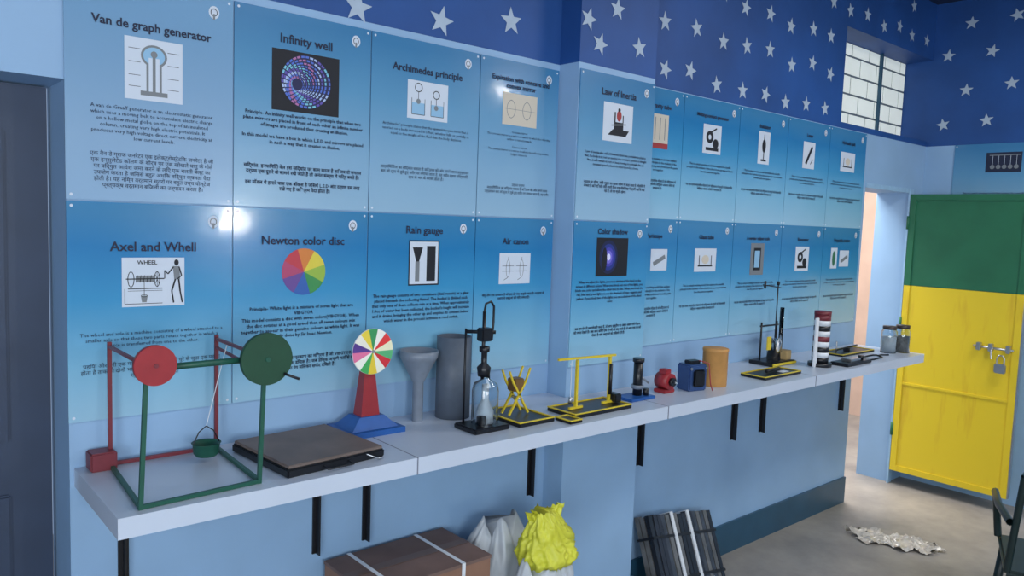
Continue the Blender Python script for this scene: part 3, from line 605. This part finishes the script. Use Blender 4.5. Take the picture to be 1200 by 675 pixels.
g=grp('white_plastic_sack',(1.86,1.92,0)); crumple('sack_body',(.125,.085,.53),M_BAGW,9,g,top=.12,taper=3.2,fold=.05)
g=grp('yellow_plastic_bag',(1.885,1.93,.532)); crumple('bag_body',(.125,.088,.195),M_BAGY,5,g,top=.75,taper=1.3,fold=.20,tilt=(-.03,.0))
for s in (-1,1): 
    bm=bmesh.new(); bmesh.ops.create_grid(bm,x_segments=10,y_segments=14,size=1)
    for v in bm.verts:
        p=v.co.copy(); k=(p.y+1)/2
        v.co=Vector((s*(.02+.05*k)+p.x*.035*(1-.4*k),.012*math.sin(p.x*5+s),.13+.08*k+.014*noise.noise(Vector((p.x*3,p.y*3,s)))))
    from_bm('bag_handle',bm,M_BAGY,g,smooth=True,loc=(-.02,.0,0))
g=grp('strapped_slat_bundle',(2.99,2.08,.014)); g.rotation_euler=(math.radians(-27),math.radians(9),0)
bm=bmesh.new(); random.seed(3)
greys=[mat('slat_grey_%d'%k,c,.22,noise_amt=.35,scale=14) for k,c in enumerate([(34,36,42),(60,64,72),(98,98,98),(44,46,54)])]
for i in range(16):
    x=-.25+i*.0312; d_=random.uniform(0,.006)
    for j in range(3): bm_box(bm,(x,-.05+j*.03-d_,random.uniform(0,.008)),(x+.027,-.026+j*.03-d_,.385-random.uniform(0,.01)),mi=[0,1,2,3,2,0,3,1][(i*3+j*2)%8])
from_bm('slats',bm,greys,g)
for i,z in enumerate((.09,.28)): box('cross_band_%d'%i,(-.252,-.0585,z-.006),(.252,.04,z+.006),M_BLACK,g)
for i,x in enumerate((-.08,.05)): box('strap_%d'%i,(x-.010,-.0605,-.002),(x+.010,.042,.388),M_WHITE,g)
bm=bmesh.new(); bmesh.ops.create_grid(bm,x_segments=40,y_segments=24,size=1)
for v in bm.verts:
    p=v.co.copy()
    v.co=Vector((p.x*.21*(1+.5*noise.noise(Vector((p.y*2,1,0)))),p.y*.09*(1+.8*noise.noise(Vector((p.x*2.5,5,0)))),.003+.045*abs(noise.noise(Vector((p.x*3,p.y*3,1))))+.03*abs(noise.noise(Vector((p.x*9,p.y*9,4))))))
g=from_bm('crumpled_plastic_wrapper',bm,mat('wrapper_film',(206,198,186),.25,noise_amt=.25,scale=20,coat=.4),smooth=True,loc=(4.50,1.78,0.0)); g.rotation_euler=(0,0,math.radians(-70))
g=grp('plastic_chair',(3.74,.80,0),math.radians(20))
M_CH=mat('dark_green_chair_plastic',(26,44,44),.35)
box('seat',(-.22,-.23,.42),(.22,.23,.445),M_CH,g,.01)
for i,(x,y) in enumerate([(-.2,-.21),(-.2,.21),(.2,-.21),(.2,.21)]): rod('leg_%d'%i,(x*.95,y*.95,.42),(x*1.15,y*1.15,0),.02,M_CH,g,r2=.014)
def bp_(u,vv): return (-.21-.12*(vv)-.04*(1-u*u),u*(.22-.02*vv),.44+.47*vv - .05*abs(u)**3*vv)
for s in (-1,1): tube('back_rail_%d'%s,[bp_(s,t/8) for t in range(9)],.014,M_CH,g)
tube('back_top',[bp_(-1+2*t/12,1) for t in range(13)],.016,M_CH,g)
for i in range(5): tube('slat_%d'%i,[bp_((-.66+.33*i),t/6) for t in range(7)],.013,M_CH,g)
for s in (-1,1): tube('armrest_%d'%s,[(-.28,s*.23,.66),(-.1,s*.26,.67),(.12,s*.26,.66),(.2,s*.25,.62),(.2,s*.23,.44)],.015,M_CH,g)

# ---------------------------------------------------------------- lights
def area(name,loc,rot,sx,sy,e,col=(1,1,1)):
    l=bpy.data.lights.new(name,'AREA'); l.shape='RECTANGLE'; l.size=sx; l.size_y=sy; l.energy=e; l.color=col
    o=bpy.data.objects.new(name,l); o.location=loc; o.rotation_euler=rot; link(o); return o
def frame_win(name,c,ax,w,h):
    g=grp(name,c)
    for i,(a,b) in enumerate([(-w/2,0),(0,0),(w/2,0)]):
        if ax=='y': box('stile_%d'%i,(a-.025,-.03,-h/2),(a+.025,0,h/2),M_BASE,g)
        else: box('stile_%d'%i,(0,a-.025,-h/2),(.03,a+.025,h/2),M_BASE,g)
    for i,z in enumerate((-h/2,h/2)):
        if ax=='y': box('rail_%d'%i,(-w/2,-.03,z-.025),(w/2,0,z+.025),M_BASE,g)
        else: box('rail_%d'%i,(0,-w/2,z-.025),(.03,w/2,z+.025),M_BASE,g)
area('fill_west',(XW+.05,-.6,1.7),(0,math.radians(-90),0),1.4,1.6,58,(.92,.97,1))  # added key light from the left, placed outside the poster reflections
frame_win('added_window_west',(XW,-.6,1.7),'x',1.6,1.4)  # unseen frame added around the west area light
area('fill_south',(-.4,YS+.05,1.8),(math.radians(90),0,0),1.6,1.3,92,(.92,.97,1))  # added soft light behind the camera, kept clear of poster reflections
frame_win('added_window_south',(-.4,YS+.03,1.8),'y',1.6,1.3)  # unseen frame added to go with the south area light
area('overhead_fill',(4.3,.3,CZ-.03),(0,0,0),1.2,.5,44,(1,.97,.92))  # added overhead light to brighten the floor near the doorway
area('overhead_fill',(1.6,-.1,CZ-.03),(0,0,0),1.8,1.2,30,(.95,.98,1))  # added soft fill over the left half, no fixture there
area('corridor_daylight',(5.4,3.1,2.9),(0,0,0),1.8,1.0,130,(1,.97,.93))
def bulb(c,dirv,r,es,nm):
    g=grp('wall_bulb',c); dv=Vector(dirv)
    rod('holder',(0,0,0),dv*.06,.03,M_WHITE,g)
    bm=bmesh.new(); bmesh.ops.create_uvsphere(bm,u_segments=16,v_segments=12,radius=r)
    from_bm('bulb',bm,mat(nm,(255,255,250),.5,emit=(255,250,240),es=es),g,smooth=True,loc=dv*(.05+r))
bulb((2.92,YS,1.68),(0,1,0),.065,300,'bulb_glow')
bulb((XE,-2.25,3.22),(-1,0,0),.05,150,'bulb_glow_small')
wd=bpy.data.worlds.new('world'); scene.world=wd; wd.use_nodes=True; wd.node_tree.nodes['Background'].inputs[0].default_value=(.5,.65,.9,1); wd.node_tree.nodes['Background'].inputs[1].default_value=.6
